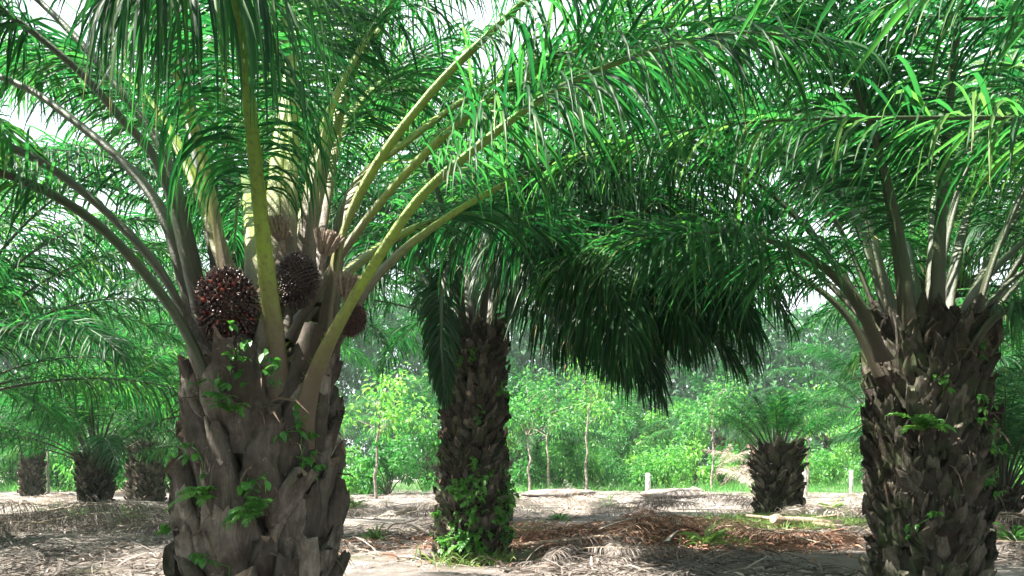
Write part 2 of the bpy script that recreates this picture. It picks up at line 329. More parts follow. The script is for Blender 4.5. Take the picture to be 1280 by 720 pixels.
def bunch_mesh(rng, r=.2, ripe=True):
    """fruit bunch: core, fruits packed all over it and dry spikes between them"""
    mb = MB(); k = 620; i = np.arange(k)+.5; ph = np.arccos(1-2*i/k); th = math.pi*(1+5**.5)*i
    D = np.stack([np.cos(th)*np.sin(ph), np.sin(th)*np.sin(ph), np.cos(ph)], 1); el = np.array([1, 1, 1.2])
    uv, ff = [], []
    for a in range(5):
        for b in range(8):
            p, q = math.pi*a/4, 2*math.pi*b/8; uv.append([math.sin(p)*math.cos(q), math.sin(p)*math.sin(q), math.cos(p)])
    ff = [[a*8+b, (a+1)*8+b, (a+1)*8+(b+1) % 8, a*8+(b+1) % 8] for a in range(4) for b in range(8)]
    uv = np.array(uv)
    mb.add(uv*r*.88*el, ff, 1, .2)
    for d in D:
        c = d*el*r*rng.uniform(.88, 1.02); s = r*.078*rng.uniform(.8, 1.15)
        dd = nrm(d+rng.normal(0, .15, 3)); sx = nrm(np.cross(dd, [.3, .5, .8])); sy = np.cross(dd, sx)
        V = c+(uv[:, :1]*sx+uv[:, 1:2]*sy)*s*.8+uv[:, 2:3]*dd*s*1.35
        mb.add(V, ff, 0, rng.uniform()**1.4 if ripe else rng.uniform(0, .3), np.clip(1-uv[:, 2]*.5-.5+.3, 0, 1))
    n = 900; j = rng.integers(0, k, n); base = D[j]*el*r*.92
    leaf_strips(mb, base, D[j]+rng.normal(0, .35, (n, 3)), rng.normal(0, 1, (n, 3)), rng.uniform(.15, .4, n)*r, np.full(n, .04*r), 0, 2, rng, m=1)
    return mb.mesh('fruit_bunch', [M_fruit, M_spike])
def flower_mesh(rng, r=.1):
    mb = MB()
    tube(mb, [[0, 0, -.15], [0, 0, -.05], [0, 0, 0]], [.02, .025, .03], 8, 0, up=np.array([0, 1, 0]))
    for i in range(46):
        a = i*2.4; q = rng.uniform(0, .55); d = nrm(np.array([math.cos(a)*q, math.sin(a)*q, 1])); b = np.array([math.cos(a), math.sin(a), 0])*r*.35*q*2
        p = np.array([b+d*r*1.9*u+np.array([0, 0, .01])*u for u in np.linspace(0, 1, 5)])
        tube(mb, p, np.array([.4, 1, 1, .9, .3])*r*.14, 6, 0, up=np.array([.1, 1, 0]), jit=.15, rng=rng)
    return mb.mesh('flower_head', [M_flower])

# ---------------------------------------------------------------- the three near palms, frond by frond
def add_frond(root, org, cp, rng, detail=True, mats=None, **kw):
    pts, L = spline(cp, 44); pts = pts-np.array(org)
    a, b = frond(pts, L, rng, **kw); mats = mats or (M_stalk, M_leaf)
    st = inst('frond', a.mesh('frond', [mats[0]]), root)
    inst('leaflets', b.mesh('leaflets', [mats[1]]), st)
    return st
def auto_frond(root, rng, z, elev, bend, length, az, start=.2, mats=None, twist=0, **kw):
    p = arc(elev, bend, length, 44, az, twist, start, z); mats = mats or (M_stalk, M_leaf)
    a, b = frond(p, length, rng, **kw)
    st = inst('frond', a.mesh('frond', [mats[0]]), root); inst('leaflets', b.mesh('leaflets', [mats[1]]), st)
    return st

rng = np.random.default_rng(11)
# --- palm with the fruit bunches, left foreground
A = np.array([(325-640)/F*5, 5.0, 0.0])
pa = empty('oil_palm', A)
tag(pa, 'big oil palm with dark red fruit bunches between its stalks, nearest of all', 'palm tree', 'oil palms of the plantation')
tb = trunk_builder(1.82, .355, .30, rng, sw=.175, sl=.38, stub_out=.06, fibres=220, belly=.01)
inst('trunk', tb.mesh('trunk', [M_bark, M_cut, M_fib]), pa)
big = dict(r0=.05, n=165, Lmax=.92, t0=.33, droop=1.0, width=.029, segs=6, spines=True, base_w=2.3)
AF = [  # (pixel x, pixel y, depth) along each stalk
 [(282,560,4.8),(258,470,4.7),(212,380,4.6),(120,278,4.4),(0,214,4.1),(-150,190,3.7),(-320,230,3.3),(-480,340,2.9)],
 [(250,440,4.9),(200,335,4.85),(100,235,4.8),(0,178,4.7),(-160,140,4.6),(-350,170,4.5),(-560,300,4.4)],
 [(250,420,5.1),(195,250,5.2),(80,140,5.4),(0,95,5.6),(-130,60,5.8),(-300,80,6.1),(-420,170,6.3)],
 [(255,400,5.2),(215,215,5.3),(165,130,5.3),(60,10,5.4),(-60,-80,5.5),(-220,-120,5.7),(-400,-60,5.9)],
 [(250,400,5.0),(205,220,4.9),(150,145,4.8),(90,80,4.7),(0,10,4.6),(-140,-70,4.4),(-300,-70,4.2)],
 [(285,380,5.3),(250,200,5.6),(225,80,5.9),(190,-10,6.2),(130,-120,6.7),(50,-170,7.3),(-50,-150,8)],
 [(346,520,4.76),(344,430,4.66),(332,330,4.5),(318,190,4.3),(303,60,3.95),(285,-30,3.4),(240,-50,2.9),(160,-20,2.5)],
 [(355,380,5.0),(362,250,5.1),(366,120,5.2),(356,0,5.3),(330,-150,5.4),(290,-260,5.3),(250,-300,5.0)],
 [(378,360,5.1),(388,250,5.2),(402,170,5.3),(436,85,5.4),(500,-10,5.6),(600,-100,5.8),(740,-140,6.0)],
 [(385,380,5.2),(405,245,5.5),(432,110,5.9),(476,30,6.2),(540,-50,6.8),(640,-110,7.5),(760,-90,8.2)],
 [(396,470,4.85),(408,390,4.9),(428,290,4.95),(470,205,4.95),(530,125,4.95),(592,60,4.95),(700,-30,5.0),(860,-80,5.1),(1040,-40,5.2)],
 [(405,400,5.3),(440,240,5.6),(510,175,6.0),(590,118,6.5),(690,70,7.1),(800,60,7.8),(900,110,8.4)],
 [(372,560,4.78),(388,485,4.68),(412,425,4.6),(458,345,4.55),(520,252,4.5),(592,187,4.4),(690,115,4.3),(800,68,4.2),(930,40,4.0),(1060,60,3.8)],
 [(410,440,5.1),(470,345,5.3),(545,280,5.6),(640,225,6.0),(740,190,6.5),(850,200,7.1),(960,260,7.7)],
]
for i, cp in enumerate(AF):
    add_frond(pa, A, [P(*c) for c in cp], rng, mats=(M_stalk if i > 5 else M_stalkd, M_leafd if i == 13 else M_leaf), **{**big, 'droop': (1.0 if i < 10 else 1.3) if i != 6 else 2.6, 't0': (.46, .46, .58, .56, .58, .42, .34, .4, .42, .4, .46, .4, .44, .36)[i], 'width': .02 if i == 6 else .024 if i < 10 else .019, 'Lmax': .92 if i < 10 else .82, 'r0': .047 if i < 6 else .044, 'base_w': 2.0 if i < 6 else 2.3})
for az, el, be, ln in ((20, 62, 70, 5), (75, 70, 75, 5.2), (110, 55, 80, 5), (140, 68, 75, 4.8), (90, 84, 60, 4.5), (210, 84, 50, 4.2), (60, 45, 70, 5)):
    auto_frond(pa, rng, 1.95, el, be, ln, az, .15, **big)
bm1 = bunch_mesh(rng, .2)
def at(px, py, d, org): return P(px, py, d)-org
inst('fruit_bunch', bm1, pa, at(286, 385, 4.66, A), (.3, -.2, .4), (.82, .8, .88))
inst('fruit_bunch', bunch_mesh(rng, .16, False), pa, at(372, 350, 4.8, A), (.1, .3, 2), (.7, .7, .85))
inst('fruit_bunch', bm1, pa, at(440, 400, 4.95, A), (.2, .4, 1), .4)
fm = flower_mesh(rng, .12)
inst('flower_head', fm, pa, at(432, 372, 4.7, A), (.1, .2, 0), .6)
inst('flower_head', fm, pa, at(405, 318, 4.85, A), (.2, .1, 1), .6)
inst('flower_head', fm, pa, at(352, 300, 4.95, A), (-.2, -.1, 2), .6)

# --- right foreground palm
B = np.array([(1160-640)/F*7.5, 7.5, 0.0])
pb = empty('oil_palm', B)
tag(pb, 'dark thick oil palm at right with a shaggy flared trunk top and shaded stalks', 'palm tree', 'oil palms of the plantation')
tb = trunk_builder(2.5, .37, .42, rng, sw=.13, sl=.24, stub_out=.06, fibres=260)
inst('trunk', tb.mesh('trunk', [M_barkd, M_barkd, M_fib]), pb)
BF = [
 [(1100,470,7.3),(1060,395,7.3),(1000,345,7.4),(930,315,7.6),(840,300,7.8),(750,310,8.1),(680,350,8.4)],
 [(1105,450,7.1),(1072,380,6.9),(1025,330,6.6),(960,300,6.2),(880,290,5.8),(800,310,5.4)],
 [(1120,440,7.5),(1100,330,7.6),(1075,250,7.8),(1020,160,8.1),(930,90,8.5),(820,70,8.9),(720,110,9.3)],
 [(1140,430,7.2),(1130,330,7.1),(1115,250,7),(1085,150,6.8),(1030,40,6.5),(950,-40,6.1)],
 [(1165,420,7.4),(1175,330,7.5),(1200,230,7.6),(1240,120,7.8),(1310,20,8),(1420,-40,8.3)],
 [(1200,440,7.3),(1230,385,7.2),(1285,335,7.1),(1370,300,7),(1480,310,6.9),(1600,380,6.8)],
 [(1195,430,7.5),(1215,370,7.6),(1270,310,7.8),(1350,250,8),(1470,220,8.3),(1600,260,8.6)],
 [(1200,460,7.1),(1240,400,6.9),(1300,370,6.6),(1400,360,6.2),(1500,400,5.8)],
]
med = dict(r0=.045, n=140, Lmax=.9, t0=.28, droop=.85, width=.03, segs=5, base_w=2.0)
for cp in BF: add_frond(pb, B, [P(*c) for c in cp], rng, mats=(M_stalkd, M_leaf), **med)
for az, el, be, ln in ((30, 60, 75, 5.5), (70, 50, 75, 5.5), (100, 70, 75, 5.5), (135, 55, 80, 5.5), (165, 65, 85, 5.5), (330, 65, 80, 5.5), (60, 78, 70, 5), (10, 50, 70, 5), (80, 68, 75, 5), (120, 78, 70, 5), (350, 78, 70, 5), (45, 70, 75, 5), (150, 76, 70, 5), (215, 82, 60, 4.6), (255, 85, 60, 4.4)):
    auto_frond(pb, rng, 2.25, el, be, ln, az, .33, mats=(M_stalkd, M_leaf), **med)

# --- middle palm behind the dark hanging fronds
Cc = np.array([(590-640)/F*11.4, 11.4, 0.0])
pc = empty('oil_palm', Cc)
tag(pc, 'slim leafy-footed middle palm whose dark fronds hang down to the right', 'palm tree', 'oil palms of the plantation')
tb = trunk_builder(3.1, .37, .24, rng, sw=.12, sl=.2, stub_out=.07, fibres=250, lean=(.08, 0))
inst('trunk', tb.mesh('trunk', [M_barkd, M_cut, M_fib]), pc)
CF = [
 [(605,330,11.2),(650,270,10.8),(720,235,10.4),(800,250,10),(870,310,9.7),(930,400,9.5)],
 [(600,330,11.2),(640,290,10.6),(700,265,10),(770,280,9.4),(830,340,8.9),(865,420,8.6)],
 [(605,320,11.4),(660,240,11.4),(740,200,11.4),(840,215,11.5),(920,290,11.6),(985,400,11.7)],
 [(600,330,11.0),(630,300,10.3),(670,290,9.6),(720,320,9),(750,380,8.6),(770,450,8.3)],
 [(595,335,11.1),(625,330,10.6),(655,330,10.2),(690,370,9.8),(715,430,9.6)],
 [(605,320,11.3),(670,270,10.9),(760,250,10.5),(850,300,10.1),(900,380,9.8)],
 [(605,320,11.1),(680,290,10.5),(760,300,10),(820,350,9.6),(850,430,9.3)],
 [(605,320,11.2),(690,300,10.8),(790,330,10.4),(860,390,10.1),(920,450,9.9)],
 [(605,320,11.0),(660,310,10.4),(720,340,9.9),(760,400,9.6)],
 [(600,325,11.4),(650,255,11),(730,225,10.5),(830,270,10),(890,350,9.7),(940,440,9.5)],
 [(590,330,11.1),(570,320,10.8),(555,350,10.6),(552,420,10.5),(556,500,10.5)],
 [(590,325,11.2),(560,290,11),(510,280,10.8),(460,320,10.6),(430,400,10.5)],
 [(595,320,11.6),(580,230,11.9),(540,150,12.3),(470,110,12.7),(400,140,13)],
 [(605,315,11.5),(650,215,11.9),(720,150,12.4),(810,130,13),(900,180,13.6),(970,260,14)],
]
rx = random.Random(4)
for k in range(12):
    src = CF[(0, 2, 5, 0)[k % 4]]; dy = rx.uniform(-30, 20); dd = rx.uniform(-.5, .5); sx = rx.uniform(-45, 45)
    CF.insert(0, [(x+sx*j/5, y+dy*min(j, 3)/3, d+dd*j/4) for j, (x, y, d) in enumerate(src)])
for i, cp in enumerate(CF):
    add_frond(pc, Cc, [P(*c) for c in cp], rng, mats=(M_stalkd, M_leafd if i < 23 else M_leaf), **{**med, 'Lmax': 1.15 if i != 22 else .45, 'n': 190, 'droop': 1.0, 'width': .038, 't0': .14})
for az, el, be, ln in ((60, 65, 80, 5.5), (100, 75, 75, 5.5), (150, 60, 80, 5.5), (30, 75, 80, 5.5), (190, 70, 85, 5.2), (240, 80, 75, 5), (310, 82, 80, 5)):
    auto_frond(pc, rng, 2.95, el, be, ln, az, .2, mats=(M_stalkd, M_leaf), **med)

# ---------------------------------------------------------------- palms further off: shared frond and trunk meshes
PR = []; PRS = []
for i, (el, be) in enumerate(((82, 55), (74, 68), (64, 78), (52, 80), (40, 78), (26, 70), (85, 12), (76, 22), (66, 34), (54, 46))):
    for v in range(2):
        r_ = np.random.default_rng(100+i*7+v)
        short = i > 5; LL = 2.7 if short else 5.6
        p = arc(el+r_.uniform(-3, 3), be+r_.uniform(-8, 8), LL, 30, 0, r_.uniform(-14, 14), .0, 0)
        a, b = frond(p, LL, r_, r0=.045, n=60 if short else 110, Lmax=.6 if short else .95, droop=.5 if short else .8, width=.035 if short else .04, segs=4, kside=6, t0=.45 if short else .24)
        a.add(np.zeros((0, 3)), np.zeros((0, 4), int))
        n0 = a.n
        for vv, f, mm, aa, bb, ss in zip(b.v, b.f, b.m, b.a, b.b, b.sm):
            a.v.append(vv); a.f.append(f+n0); a.m.append(mm+1); a.a.append(aa); a.b.append(bb); a.sm.append(ss)
        a.n += b.n
        (PRS if short else PR).append((el, a.mesh('frond', [M_stalkd, M_leaf])))
TR = []
for i, (h, r0, r1) in enumerate(((1.75, .33, .5), (2.5, .42, .4), (3.2, .4, .36), (1.3, .42, .46), (4.6, .38, .34))):
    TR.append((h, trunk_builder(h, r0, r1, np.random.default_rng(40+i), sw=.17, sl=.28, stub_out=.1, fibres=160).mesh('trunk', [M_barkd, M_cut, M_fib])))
def palm(x, y, tr, label, seed, n=26, s=1.0, lo=0, fs=1.0):
    r_ = random.Random(seed); root = empty('oil_palm', (x, y, gz(x, y)), r_.uniform(0, 6.3))
    tag(root, label, 'palm tree', 'oil palms of the plantation'); h, me = TR[tr]
    inst('trunk', me, root, sc_=s)
    for i in range(n):
        u = i/(n-1); k = min(5-lo, int((6-lo)*u**.9)); el, fm_ = PR[k*2+r_.randrange(2)]
        if fs != 1: el, fm_ = PRS[min(3, int(4*u**.8))*2+r_.randrange(2)]
        a = i*2.39996+r_.uniform(-.25, .25); rr = .08+.26*u
        o = inst('frond', fm_, root, (math.cos(a)*rr*s, math.sin(a)*rr*s, (h-.12-.1*u)*s), (r_.uniform(-.08, .08), r_.uniform(-.08, .08), a), s*fs*r_.uniform(.8, 1.08))
    return root
def px(x, d): return (x-640)/F*d
FAR = [
 (px(972,19.5),19.5,0,'short stout oil palm standing alone in the sunlit clearing, stalks fanned like a fountain'),
 (px(120,23),23,0,'short oil palm with rust flecked dark trunk behind the grey dead fronds at left'),
 (px(187,29),29,1,'thin dark trunk palm just right of and behind the short palm at far left'),
 (px(533,31),31,1,'oil palm with reddish dead stubs just left of the slim middle palm'),
 (px(1252,17),17,3,'low dark stumpy palm showing past the right side of the thick right palm'),
 (px(40,36),36,1,'distant palm at the far left edge, pale in the sunlight'),
 (px(330,14.5),14.5,4,'tall palm just behind the fruiting palm'),
 (px(660,46),46,1,'distant palm at the back of the clearing just right of the middle palm'),
 (px(1100,31),31,2,'oil palm half hidden behind the thick right palm, on its left side'),
 (px(905,54),54,2,'distant palm beyond the bushes, left of the short fountain-like palm'),
 (px(780,60),60,2,'farthest palm straight behind the bushes in the middle of the clearing'),
 (px(1040,58),58,2,'far palm between the short fountain-like palm and the thick right palm'),
 (px(540,52),52,2,'far palm in the gap left of the slim middle palm'),
 (px(250,50),50,2,'far palm behind the fruiting palm, towards the left'),
 (px(-60,44),44,2,'far palm just outside the left edge with fronds reaching in'),
 (px(1180,46),46,1,'far palm hidden behind the thick right palm trunk, fronds above'),
 (px(1160,15.5),15.5,4,'tall palm behind the thick right palm whose fronds fill the upper right'),
 (px(592,19.5),19.5,4,'tall palm hidden behind the slim middle palm, its fronds high in the picture'),
 (-13.5,19,4,'added tall palm outside the left edge shading the clearing, its fronds high on the left'),  # off-frame palm added to throw more shade on the ground
 (9.8,9.5,4,'tall palm outside the right edge behind the long level frond'),
 (px(322,24),24,4,'second tall palm hidden behind the fruiting palm, further back'),
 (-9.4,13.5,1,'oil palm outside the left edge, its stalks arching in at mid height'),
 (-8.0,4.0,2,'near oil palm outside the left edge over the top left corner'),
 (10.5,13.5,2,'oil palm outside the right edge whose fronds fill the middle right edge'),
 (3.4,25.5,2,'tall palm behind the hanging dark fronds, its trunk between bushes and clearing'),
 (-13.5,31,2,'distant leafy palm behind the short palm at far left'),
 (15.5,24,1,'palm beyond the low stumpy one at the right edge'),
 (px(600,75),75,2,'smallest and farthest palm, left of the clearing behind the middle palm'),
 (px(980,78),78,2,'remote palm far behind the short fountain-like palm'),
 (px(420,66),66,2,'remote palm far behind, between the fruiting palm and the middle palm'),
]
for i, (x, y, tr, lab) in enumerate(FAR):
    if 'tall palm behind the hanging' in lab or 'reddish dead stubs' in lab: continue
    stump = 'stumpy' in lab and 'beyond' not in lab
    palm(x, y, tr, lab, 500+i, n=30 if i == 0 else 30 if y < 30 else 24, s=.62 if stump else .8 if i in (1, 2, 4, 5) else random.Random(i).uniform(.95, 1.08) if tr else .95, lo=2 if i == 0 or stump else 0, fs=.58 if i == 0 else 1)

# --- palm outside the right edge: its near fronds reach across the upper right
G = np.array([7.2, 4.6, 0.0]); pg = empty('oil_palm', G)
tag(pg, 'near oil palm outside the right edge whose long level frond crosses the upper right', 'palm tree', 'oil palms of the plantation')
inst('trunk', TR[1][1], pg)
GF = [
 [(G+[-.25,0,2.4]), G+[-.9,.1,3.0], P(1400,160,4.9), P(1280,148,5), P(1140,147,5), P(1000,149,5), P(870,160,5), P(740,192,5), P(690,215,5)],
 [(G+[-.2,.1,2.45]), G+[-.8,.4,3.3], P(1500,-30,5.4), P(1280,20,5.8), P(1100,20,6.1), P(940,30,6.4), P(820,70,6.7), P(720,130,7)],
 [(G+[-.2,-.1,2.45]), G+[-1.1,-.5,3.2], P(1660,-120,3.4), P(1350,-130,3.0), P(1080,-90,2.7), P(900,-50,2.5)],
 [(G+[-.2,.2,2.4]), G+[-.7,.9,3.1], P(1500,150,6.6), P(1340,110,7), P(1200,110,7.5), P(1060,130,8), P(960,180,8.4)],
 [(G+[-.1,.1,2.45]), G+[-.6,.3,3.6], P(1600,-220,5), P(1380,-90,5.2), P(1220,-30,5.4), P(1100,10,5.6), P(980,90,5.8)],
]
for i, cp in enumerate(GF): add_frond(pg, G, cp, rng, mats=(M_stalkd, M_leaf), **{**med, 'r0': .036, 't0': .16, 'n': 170, 'droop': 1.1 if i != 2 else .55, 'width': .03 if i != 2 else .048, **({'n': 70, 'Lmax': 1.0} if i == 2 else {})})
for az in range(0, 360, 40):
    if 140 < az < 200: continue
    auto_frond(pg, rng, 2.4, 55+(az*7) % 25, 75, 5.3, az, .2, mats=(M_stalkd, M_leaf), **med)
# --- palm behind the viewer to the left: canopy shade and the top left fronds
palm(-3.5, -3.5, 2, 'near oil palm behind the viewer, only frond tips over the top edge', 900, 28)

palm(1.4, -1.6, 4, 'added tall palm right behind the viewer shading the upper right, frond tips over the top', 901, 28, s=1.2)  # unseen palm added to shade the upper right fronds
# ---------------------------------------------------------------- climbing plants on the trunks
def vine(name, org, h0, h1, r, n, label, seed, size=.08, a0=200, a1=340, cat='vine', leafw=.62, lean=0):
    r_ = np.random.default_rng(seed); root = empty(name, org); tag(root, label, cat, 'creepers on the palm trunks')
    st = MB(); lf = MB()
    for q in range(n):
        a = R(r_.uniform(a0, a1)); z = r_.uniform(h0, h1); pts = []
        for s in range(7):
            pts.append([math.cos(a)*(r+.06)+lean*(z/3)**1.5, math.sin(a)*(r+.06), z]); a += r_.normal(0, .1); z += r_.uniform(-.02, .07)
        pts = np.array(pts); tube(st, pts, .004, 4, 0, up=np.array([0, 1, 0]))
        k = r_.integers(5, 11); base = pts[r_.integers(0, 7, k)]; out = nrm(base*[1, 1, 0])
        stem = out*.04+r_.normal(0, .03, (k, 3)); b2 = base+stem
        for j in range(3):
            d = out*.7+r_.normal(0, .5, (k, 3))-Z*.35
            leaf_strips(lf, b2, d, np.cross(d, Z)+r_.normal(0, .3, (k, 3)), size*r_.uniform(.6, 1.4, k), size*leafw*r_.uniform(.8, 1.2, k), .5, 4, r_, fold=.2,
                        prof=np.array([.1, .85, 1, .65, .03]))
    inst('stem', st.mesh('stem', [M_vine]), root); inst('leaves', lf.mesh('leaves', [M_vine]), root)
vine('climbing_vine', A, .55, 1.8, .38, 9, 'small leaved green creeper scattered over the trunk of the fruiting palm', 1, .055)
vine('climbing_vine', Cc, .05, 1.0, .42, 36, 'pale green leafy creeper thick round the foot of the slim middle palm', 2, .075, a0=220, a1=350)
vine('climbing_vine', Cc, .95, 2.8, .34, 12, 'dark small leaved creeper on the upper trunk of the slim middle palm', 3, .07, lean=.08)
vine('climbing_vine', B, .5, 2.2, .42, 7, 'sparse leafy creeper on the thick dark right palm trunk', 4, .055)
def fern(org, ang, z, r, seed, n=9, s=.3, label=''):
    r_ = np.random.default_rng(seed); mb = MB(); a = R(ang); c = np.array([math.cos(a)*r, math.sin(a)*r, z])
    for i in range(n):
        p = arc(r_.uniform(20, 70), 90, s*r_.uniform(.7, 1.2), 12, ang+r_.uniform(-75, 75), 0, 0, 0)+c
        f1, f2 = frond(p, s, r_, r0=.003, n=16, Lmax=s*.3, t0=.1, droop=.2, width=s*.08, segs=2, kside=4, spread=6, base_w=1)
        n0 = mb.n
        for bld in (f1, f2):
            for vv, f in zip(bld.v, bld.f): mb.add(vv, f-(f.min() if False else 0), 0, r_.uniform(), .4) if False else None
        for bld in (f1, f2):
            V = np.concatenate(bld.v); off = mb.n
            for f in bld.f: mb.add(np.zeros((0, 3)), np.zeros((0, f.shape[1]), int))
            mb.v.append(V); mb.a.append(np.full(len(V), r_.uniform())); mb.b.append(np.full(len(V), .4)); 
            for f in bld.f: mb.f.append(f+off); mb.m.append(np.zeros(len(f))); mb.sm.append(np.full(len(f), True))
            mb.n += len(V)
    o = inst('fern', mb.mesh('fern', [M_vine]), None, tuple(org)); tag(o, label, 'fern', 'ferns growing on the trunks')
fern(A, 250, 1.02, .42, 31, s=.22, n=7, label='little bright fern on the lower left front of the fruiting palm trunk')
fern(A, 285, .93, .43, 32, s=.2, label='light green fern on the lower right front of the fruiting palm trunk')
fern(A, 262, 1.5, .4, 33, s=.14, n=6, label='tiny fern near the top of the fruiting palm trunk, below the middle stalk')
fern(Cc, 262, .2, .42, 34, s=.3, n=8, label='spreading pale fern at the foot of the slim middle palm')
fern(B, 240, 1.5, .5, 35, s=.3, label='small shaded fern halfway up the thick dark right palm')

# ---------------------------------------------------------------- dead fronds, litter, grass
DF = []
for v in range(5):
    r_ = np.random.default_rng(70+v); s = np.linspace(0, 1, 26); L = 3.4
    p = np.stack([s*L, .25*np.sin(s*3+v)*s, .1+.22*np.sin(s*math.pi)*r_.uniform(.2, .8)], 1)
    a, b = frond(p, L, r_, r0=.03, n=90, Lmax=.7, t0=.2, droop=.9, width=.022, segs=4, spread=45, gap=.3, dead=True, upv=Z, kside=6)
    DF.append((a, b))
def dead_meshes(mat): return [(a.mesh('dead_frond', [M_dstalk]), b.mesh('leaflets', [mat])) for a, b in DF]
DM = {'dry': dead_meshes(M_dry), 'rust': dead_meshes(M_rust), 'pale': dead_meshes(M_pale)}
def pile(kind, cx_, cy_, wx, wy, n, hz, label, group, seed, ang=None, sc0=.8, tilt=0):
    r_ = random.Random(seed)
    for i in range(n):
        x = cx_+r_.gauss(0, wx); y = cy_+r_.gauss(0, wy); a, b = DM[kind][r_.randrange(5)]
        fall = math.exp(-((x-cx_)/max(wx*1.3, .1))**2-((y-cy_)/max(wy*1.3, .1))**2)
        an = r_.uniform(0, 6.28) if ang is None else R(ang)+r_.gauss(0, .35)+(math.pi if r_.random() < .5 else 0)
        s = sc0*r_.uniform(.6, 1.05); ox, oy = -math.cos(an)*1.7*s, -math.sin(an)*1.7*s
        o = inst('dead_frond', a, None, (x+ox, y+oy, gz(x, y)+hz*fall*r_.random()), (r_.gauss(0, .15), r_.gauss(0, .06)-tilt*r_.uniform(.3, 1), an), s)
        inst('leaflets', b, o)
        side = 'left end' if x < cx_-.5*wx else 'right end' if x > cx_+.5*wx else 'middle'; dep = 'near edge' if y < cy_ else 'far edge'
        tag(o, '%s, %s, %s' % (label, side, dep), 'dead frond', group)
pile('rust', px(800,14), 14, 1.0, .7, 24, .55, 'rusty brown frond heaped right of the middle palm', 'brown cut fronds heaped in the clearing', 1)
pile('dry', px(730,10.6), 10.6, .8, .35, 10, .2, 'grey brown dry frond at the bottom of the clearing', 'grey brown cut fronds along the bottom', 2, sc0=.45)
pile('dry', px(60,16), 16, 2.2, 1.2, 24, .5, 'grey dead frond in the heap at the lower left', 'grey cut fronds heaped at the lower left', 3, ang=10)
pile('pale', px(20,28), 28, 4, 2, 16, .5, 'bleached frond lying far back at the left', 'bleached fronds in the left background', 4)
pile('pale', px(690,24), 24, 2.2, 1.5, 18, .45, 'pale dry frond in the flat sunlit heap', 'pale cut fronds in the mid clearing', 5)
pile('pale', px(925,27), 27, .7, .6, 12, 1.3, 'bleached pinkish frond heaped left of the short palm', 'bleached fronds heaped beside the short palm', 6, sc0=.6, tilt=.7)
pile('dry', px(860,22), 22, 1.6, 1.0, 16, .6, 'grey shaded frond heaped before the short palm', 'grey cut fronds near the short palm', 7)
pile('pale', px(1060,18.5), 18.5, .9, .7, 12, .7, 'pale dry frond leaning left of the thick right palm', 'dry fronds between the short palm and the right palm', 8)
pile('dry', px(480,21), 21, 1.0, .6, 10, .4, 'grey dead frond lying left of the slim middle palm', 'grey fronds left of the middle palm', 9)
pile('dry', px(1250,14), 14, 1.2, 1.0, 12, .35, 'dead frond lying at lower right behind the thick palm', 'dead fronds at the lower right', 10)

def litter():
    r_ = np.random.default_rng(5); 
    for nm, mat, k, reg in (('leaf_litter', M_dry, 36000, None), ('leaf_litter', M_rust, 9000, (px(800,13.6), 13.6, 1.9, 1.2)), ('leaf_litter', M_pale, 9000, None)):
        mb = MB()
        if reg: x = r_.normal(reg[0], reg[2], k); y = r_.normal(reg[1], reg[3], k)
        else:
            y = 8+36*r_.uniform(0, 1, k)**1.6; x = r_.uniform(-1, 1, k)*(y*.68+1)
            keep = np.array([mnoise.noise(Vector((a*.3, b*.3, 9 if mat is M_dry else 2))) > -.1+.25*(mat is M_pale) for a, b in zip(x, y)]); x, y = x[keep], y[keep]
        z = np.array([gz(a, b) for a, b in zip(x, y)])+r_.uniform(.005, .05, len(x))
        if reg: z += .35*np.exp(-((x-reg[0])/1.7)**2-((y-reg[1])/1.0)**2)*r_.uniform(0, 1, len(x))
        a = r_.uniform(0, 6.28, len(x)); d = np.stack([np.cos(a), np.sin(a), r_.normal(.12, .2, len(x))], 1)
        leaf_strips(mb, np.stack([x, y, z], 1), d, np.cross(d, Z)+r_.normal(0, .4, d.shape), r_.uniform(.08, .5, len(x)), r_.uniform(.01, .04, len(x)), .35, 3, r_, curl=.1)
        tag(inst(nm, mb.mesh(nm, [mat])), {'M': ''}.get('x') or 'dry leaf litter strewn over the plantation floor' if mat is M_dry else ('rusty leaf debris on the brown frond heap' if mat is M_rust else 'pale bleached leaf litter strewn over the open ground'), 'leaf litter', kind='stuff')
litter()
def grass(regs, name, label, mat, hgt, seed):
    r_ = np.random.default_rng(seed); mb = MB()
    for cx_, cy_, wx, wy, k in regs:
        x = r_.normal(cx_, wx, k); y = r_.normal(cy_, wy, k); z = np.array([gz(a, b) for a, b in zip(x, y)])-.01
        d = np.stack([r_.normal(0, .4, k), r_.normal(0, .4, k), np.ones(k)], 1)
        leaf_strips(mb, np.stack([x, y, z], 1), d, r_.normal(0, 1, (k, 3)), hgt*r_.uniform(.4, 1.2, k), r_.uniform(.008, .02, k), .6, 3, r_)
    tag(inst(name, mb.mesh(name, [mat])), label, 'grass', kind='stuff')
grass([(px(985,17.3),17.3,.9,.5,2600),(px(950,19),19,.8,.5,1500),(px(1040,17.8),17.8,.6,.4,900),(px(880,12.6),12.6,.35,.3,260),(px(600,10.9),10.9,.3,.2,300),(px(120,22.5),22.5,.8,.4,500)],
      'grass', 'short yellowish green grass round the foot of the short palm', M_grass, .3, 8)
y = np.random.default_rng(3)
grass([(y.uniform(-30, 30), y.uniform(38, 60), 2.2, 1.6, 600) for _ in range(45)], 'ground_cover', 'rough green undergrowth at the back of the clearing', M_bush, .7, 9)

